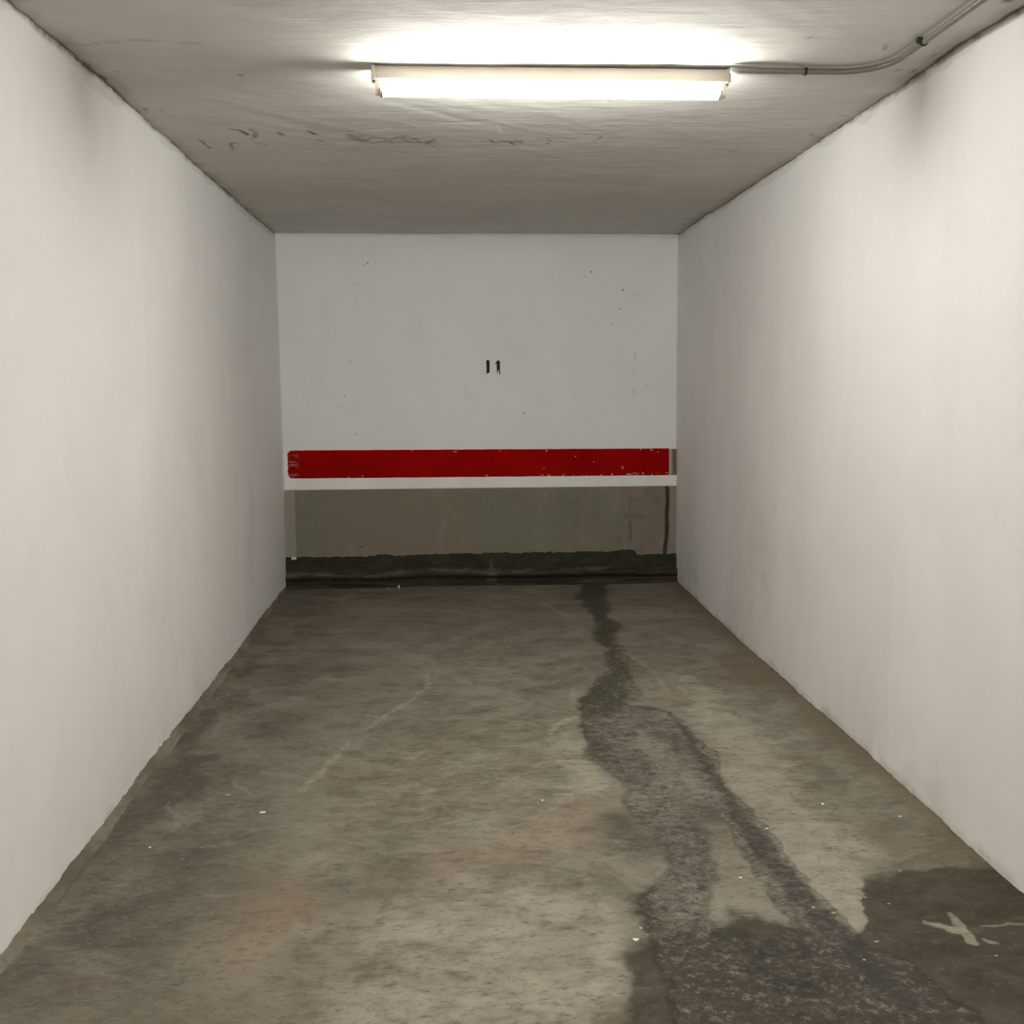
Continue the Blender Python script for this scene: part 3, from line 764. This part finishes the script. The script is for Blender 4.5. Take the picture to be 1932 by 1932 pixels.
for k_ in range(34):
    x0 = 755 + rng.rand() * 345; y0 = 165 + (x0 - 755) / 345 * 16 + rng.normal(0, 7); ln = 20 + rng.rand() * 50; sl = rng.choice([.35, -.3, .2, .5]) * rng.rand()
    cs([(x0, y0), (x0 + ln * .5, y0 + ln * sl * .5 + rng.normal(0, 3)), (x0 + ln, y0 + ln * sl)], .25 + .4 * rng.rand(), .12 + .22 * rng.rand())
for l, k_ in (([(820, 180), (870, 192), (900, 186), (950, 190), (1000, 184), (1060, 190), (1100, 184)], .65), ([(755, 172), (790, 176), (830, 190)], .55), ([(880, 190), (935, 178), (948, 190)], .6)):
    cs(l, k_, .3)
cs([(1366, 122), (1378, 134), (1384, 150)], .7, .5, lt)
cs([(1310, 385), (1360, 382), (1420, 386)], .25, .8, lt)


def cp(l, k, w, T=g):    # same, in photo points
    cs([((a - 300) * 2.147, (b_ - 180) * 2.147) for a, b_ in l], k, w, T)


cp([(1375, 283), (1390, 283.5)], .6, .3); cp([(1585, 218), (1600, 218)], .4, .4); cp([(1671, 84), (1669, 94)], .6, .2); cp([(1692, 133), (1695, 134)], .5, .5)
cp([(1724, 136), (1728, 132)], .6, .5); cp([(1760, 108), (1766, 102)], .3, .6); cp([(455, 142), (457, 143)], .6, .6); cp([(208, 134), (220, 135)], .45, .4); cp([(1899, 0), (1904, 2)], .7, 1.2)
cp([(180, 82), (215, 79), (260, 76), (330, 79), (400, 84)], .28, .4); cp([(120, 80), (150, 88), (180, 83)], .25, .5); cp([(1526, 71), (1527, 72)], .4, .5); cp([(1288, 420), (1290, 424)], .4, .6)
cp([(790, 227), (860, 229), (930, 226)], .22, .9); cp([(1530, 252), (1532, 254)], .4, .6); cp([(273, 204), (276, 208)], .45, .6); cp([(302, 208), (304, 209)], .4, .5)
lt = np.maximum(lt, .35 * ss(.60, .75, fbm(X * .8 + Y * .9, X * .5 - Y, 1.2, 7, 4, 520)) * soft(Y, 3.0, 4.6) * soft(np.abs(X - 1.4), .5, 1.1))
Zc = H + (fbm(X, Y, 1.0, .8, 4, 530) - .5) * .014 + (fbm(X * .6 + Y * .8, X - Y, 2, 9, 3, 531) - .5) * .0035 + (fbm(X, Y, 7, 16, 3, 532) - .5) * .0025
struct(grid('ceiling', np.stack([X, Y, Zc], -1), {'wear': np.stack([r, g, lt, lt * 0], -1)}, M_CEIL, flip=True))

# ------------------------------------------------------------------ fluorescent batten
xa, ya = onz(700, 119, H)[:2]; xe, ye = onz(1378.5, 128, H)[:2]
yl = (ya + ye) / 2
BH = .048; BW = .052
lamp = bpy.data.objects.new('fluorescent_light', None); col.objects.link(lamp)
lamp.location = ((xa + xe) / 2, yl + BW / 2, H)
tag(lamp, 'lit fluorescent batten with one long bare tube on the ceiling', 'lamp')
Lh = (xe - xa) / 2
zt = -.004


def housing(bm):   # channel section with splayed sides, closed ends
    sec = [(-BW / 2 + .008, zt), (-BW / 2 + .003, -BH + .010), (-BW / 2, -BH + .0015), (-BW / 2 + .0015, -BH), (BW / 2 - .0015, -BH), (BW / 2, -BH + .0015), (BW / 2 - .003, -BH + .010), (BW / 2 - .008, zt)]
    for x0, x1 in ((-Lh + .004, Lh - .004),):
        a = [bm.verts.new((x0, y, z)) for y, z in sec]; b_ = [bm.verts.new((x1, y, z)) for y, z in sec]
        bm.faces.new(a); bm.faces.new(b_[::-1])
        for i in range(len(sec)): bm.faces.new((a[i], b_[i], b_[(i + 1) % len(sec)], a[(i + 1) % len(sec)]))


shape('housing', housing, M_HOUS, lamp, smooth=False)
for s in (-1, 1):
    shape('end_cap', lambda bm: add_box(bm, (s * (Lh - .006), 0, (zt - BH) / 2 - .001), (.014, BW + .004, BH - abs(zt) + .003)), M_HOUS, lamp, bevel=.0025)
TR_ = .0175; TZ = -BH - .036
TL_ = Lh - .024
tube_pts = [(-TL_ + .012, 0, TZ)] + [(-TL_ + .012 + (2 * TL_ - .024) * i / 30, 0, TZ) for i in range(1, 31)]
tb = shape('tube', lambda bm: add_tube(bm, tube_pts, TR_, 32), M_TUBE, lamp)
for s in (-1, 1):
    c_ = shape('tube_cap', lambda bm: add_tube(bm, [(s * (TL_ - .0125), 0, TZ), (s * (TL_ - .002), 0, TZ), (s * (TL_ - .0005), 0, TZ)], [TR_ + .0005, TR_ + .0005, TR_ - .003], 28), M_CAP, tb)

    def holder(bm, s=s):
        sec = [(-.014, -BH + .001), (-.014, -BH - .022), (-.011, TZ - .004), (-.006, TZ - .012), (.006, TZ - .012), (.011, TZ - .004), (.014, -BH - .022), (.014, -BH + .001)]
        x0, x1 = s * (TL_ + .0005), s * (TL_ + .0125)
        a = [bm.verts.new((x0, y, z)) for y, z in sec]; b_ = [bm.verts.new((x1, y, z)) for y, z in sec]
        bm.faces.new(a); bm.faces.new(b_[::-1])
        for i in range(len(sec)): bm.faces.new((a[i], b_[i], b_[(i + 1) % len(sec)], a[(i + 1) % len(sec)]))
    shape('lamp_holder', holder, M_SOCK, lamp, bevel=.001)
# starter canister beside the left holder
shape('starter', lambda bm: add_tube(bm, [(-TL_ + .055, .004, -BH + .002), (-TL_ + .055, .004, -BH - .010), (-TL_ + .055, .004, -BH - .012)], [.0105, .0105, .008], 20), M_SOCK, lamp)

# ------------------------------------------------------------------ conduit
PR = .0102; zc = H - PR - .0075
P0 = onz(1376, 133, zc); P1 = onz(1610, 135, zc); P2 = onz(1665, 130, zc); P3 = onz(1750, 79, zc); P4 = onz(1850, -3, zc)
yc = float(P0[1] + .0)
xw = float((P3[0] + P4[0]) / 2)
con = bpy.data.objects.new('electrical_conduit', None); col.objects.link(con)
con.location = (float(P0[0]) + .004, yc, zc)
tag(con, 'thin grey electrical conduit bending from the lamp along the right wall', 'conduit')
ox, oy = con.location.x, con.location.y
R_ = .16
path = [(0.0, 0, 0)]
xt = xw - R_
path += [((xt - ox) * i / 12, 0.0, 0.0) for i in range(1, 13)]
for i in range(1, 15):
    a = math.pi / 2 * i / 14
    path.append((xt - ox + R_ * math.sin(a), -R_ + R_ * math.cos(a), 0.0))
for i in range(1, 16): path.append((xw - ox + .0 * i, -R_ - 3.1 * i / 15, 0.0))
shape('pipe', lambda bm: add_tube(bm, path, PR, 24), M_PIPE, con)


def clip(bm, c, along):
    """saddle clip: a band round the pipe with a nail foot against the ceiling"""
    t = Vector(along).normalized(); n = Vector((-t.y, t.x, 0)); up = Vector((0, 0, 1))
    hw = .0045; outer = PR + .0028; inner = PR + .0002
    ring0, ring1 = [], []
    m = 14
    for k in range(m + 1):
        a = math.pi * (1.12 - 1.45 * k / m) + math.pi
        for rad, ring in ((outer, ring0), (inner, ring1)):
            d = n * math.cos(a) * rad + up * math.sin(a) * rad
            ring.append([bm.verts.new(Vector(c) + d - t * hw), bm.verts.new(Vector(c) + d + t * hw)])
    for k in range(m):
        for rg in (ring0, ring1): bm.faces.new((rg[k][0], rg[k][1], rg[k + 1][1], rg[k + 1][0]))
        for e_ in (0, 1): bm.faces.new((ring0[k][e_], ring0[k + 1][e_], ring1[k + 1][e_], ring1[k][e_]))
    for k in (0, m): bm.faces.new((ring0[k][0], ring0[k][1], ring1[k][1], ring1[k][0]))


C1 = onz(1520, 134, zc); C2 = onz(1748, 79, zc)
for c_, d_, s_ in (((C1[0] - ox, 0, 0), (1, 0, 0), -1), ((xw - ox, C2[1] - oy, 0), (0, -1, 0), 1)):
    def cb(bm):
        clip(bm, c_, d_)
        n = Vector((-d_[1], d_[0], 0)) * (1 if s_ > 0 else -1)
        pos = Vector(c_) + n * (-1 if s_ > 0 else -1) * (PR + .006)
        add_box(bm, (pos.x, pos.y, .0055), (.016, .016, .014))
        add_tube(bm, [(pos.x, pos.y, -.004), (pos.x, pos.y, -.0065), (pos.x, pos.y, -.0075)], [.0048, .0048, .003], 12)
    shape('pipe_clip', cb, M_CLIP, con, smooth=False)

# ------------------------------------------------------------------ loose bits on the floor
def flake(bm, rx, ry, h, seed, n=11):
    rg = random.Random(seed)
    rad = [1 + rg.uniform(-.22, .22) for _ in range(n)]
    lo, mid, hi = [], [], []
    for k in range(n):
        a = 2 * math.pi * k / n
        x, y = rx * rad[k] * math.cos(a), ry * rad[k] * math.sin(a)
        lo.append(bm.verts.new((x * .93, y * .93, 0))); mid.append(bm.verts.new((x, y, h * .55))); hi.append(bm.verts.new((x * .72, y * .72, h * rg.uniform(.85, 1.1))))
    for A, B in ((lo, mid), (mid, hi)):
        for k in range(n): bm.faces.new((A[k], A[(k + 1) % n], B[(k + 1) % n], B[k]))
    c0 = bm.verts.new((0, 0, h * 1.08))
    for k in range(n): bm.faces.new((hi[k], hi[(k + 1) % n], c0))
    bm.faces.new(lo[::-1])


def floor_z(x, y):
    i = np.array([[x]]); j = np.array([[y]])
    return float(((fbm(i, j, 1.3, o=5, seed=20) - .5) * .010 + (fbm(i, j, 5, o=5, seed=25) - .5) * .004 - .003)[0, 0])


flakes = [
    (1200, 1768.5, 7.0, 3.8, 1, 'bright oval white flake on pale floor beside the near end of the rough trail'),
    (1209, 1747, 6.0, 3.2, 2, 'dull pale flake just beyond the bright oval one beside the rough trail'),
    (431, 1498, 8.0, 3.0, 2, 'long dull flake on the stained floor left of centre, nearer the left wall'),
    (496, 1531, 7.0, 2.2, 1, 'thin white flake on bare floor left of centre, end of a dark scuff'),
    (282, 1595, 3.2, 2.0, 1, 'small bright white crumb on the floor by the left wall'),
    (1023, 1507, 3.0, 2.6, 1, 'small white slanted flake on the clean middle of the floor'),
    (1120, 1494, 3.6, 1.8, 2, 'small pale flake at the end of a light scratch left of the rough trail'),
    (1447, 1560.5, 5.0, 1.6, 1, 'thin white sliver against the right dark trail at its broadest start'),
    (1397, 1652.5, 3.6, 1.8, 1, 'small white flake on the clean wedge of floor between both dark trails'),
    (1163, 1587, 4.0, 2.0, 2, 'pale crumb in the dark smudge left of the rough trail'),
    (1573, 1719, 6.2, 3.2, 2, 'largest pale flake in the row on the right dark trail, beside the wet patch'),
    (1535, 1708, 5.6, 3.2, 2, 'pale flake at the far end of the row on the right dark trail'),
    (1624, 1692, 4.0, 2.4, 2, 'left one of two pale crumbs at the tip of the wet patch'),
    (1633, 1690, 4.2, 2.0, 2, 'right one of two pale crumbs at the tip of the wet patch'),
    (1552, 1513.6, 3.4, 1.8, 1, 'small bright sliver on dry floor toward the right wall'),
    (1698, 1538, 2.8, 1.8, 1, 'tiny white crumb nearest the foot of the right wall on dry brown floor'),
    (1654, 1774, 6.0, 2.6, 2, 'dull elongated crumb inside the wet patch, close to the right dark trail'),
    (1698, 1640, 3.4, 1.8, 2, 'faint crumb on the far edge of the wet patch'),
    (1762, 1613, 2.8, 1.6, 2, 'tiny pale crumb on tan floor just beyond the wet patch by the right wall'),
    (1677, 1702, 3.2, 2.2, 2, 'small round crumb inside the wet patch behind the star-shaped pale mark'),
    (1880, 1800, 4.6, 1.8, 2, 'grey crumb in the wet patch closest to the right edge of the photo'),
    (1631, 1809, 4.4, 3.0, 2, 'dull crumb on the rough grit where the right trail enters the wet patch'),
    (755, 1098, 1.5, 4.0, 1, 'small white upright chip against the damp skirting left of the middle'),
    (734, 1101, 4.4, 1.4, 2, 'thin pale splinter lying at the back wall left of the standing white chip'),
]
for i, (px, py, w_, h_, kind, lab) in enumerate(flakes):
    yb_ = py + h_ * .5
    P = onz(px, yb_)
    d = float(np.linalg.norm(P - CAM)); mpx = d / FPX
    elev = CAM[2] / d
    rx = w_ * mpx
    if 'upright' in lab:
        P[1] = min(P[1], D - .135); rx, ry, hz = w_ * mpx, .004, .024
    elif kind == 2:
        rx = w_ * mpx * .72; ry = min(max(.0025, h_ * mpx / elev * .5), rx * 1.3); hz = min(.003, rx * .3)
    else:
        rx *= .85; ry = max(.003, h_ * mpx / elev * .6); ry = min(ry, rx * 1.5); hz = min(.004, rx * .35)
    if P[1] > D - .135: P[1] = D - .135
    o = shape('paint_flake', lambda bm: flake(bm, rx, ry, hz, i + 40), M_CHIP if kind == 1 else M_CHIP2)
    o.location = (float(P[0]), float(P[1]), floor_z(P[0], P[1]) - .0004)
    o.rotation_euler = (0, 0, math.radians([0, 20, -15, 8, -30][i % 5]) if 'upright' not in lab else 0)
    tag(o, lab, 'flake', 'paint flakes and crumbs on the floor')


def lump(bm):
    bmesh.ops.create_icosphere(bm, subdivisions=4, radius=1)
    rg = np.random.RandomState(3)
    for v_ in bm.verts:
        c_ = v_.co
        k_ = 1 + .16 * math.sin(3.1 * c_.x + 1) * math.cos(2.7 * c_.z) + .10 * math.sin(6 * c_.y + 4 * c_.x) + .06 * math.sin(11 * c_.z + 3 * c_.x)
        v_.co = Vector((c_.x * .021, c_.y * .014, c_.z * .013)) * k_


pl = ony(554.5, 1053)
o = shape('plaster_lump', lump, M_CHIP)
o.location = (float(pl[0]) + .002, D - .014, float(pl[2]))
tag(o, 'small white plaster lump stuck in the back left corner above the damp skirting', 'plaster lump')
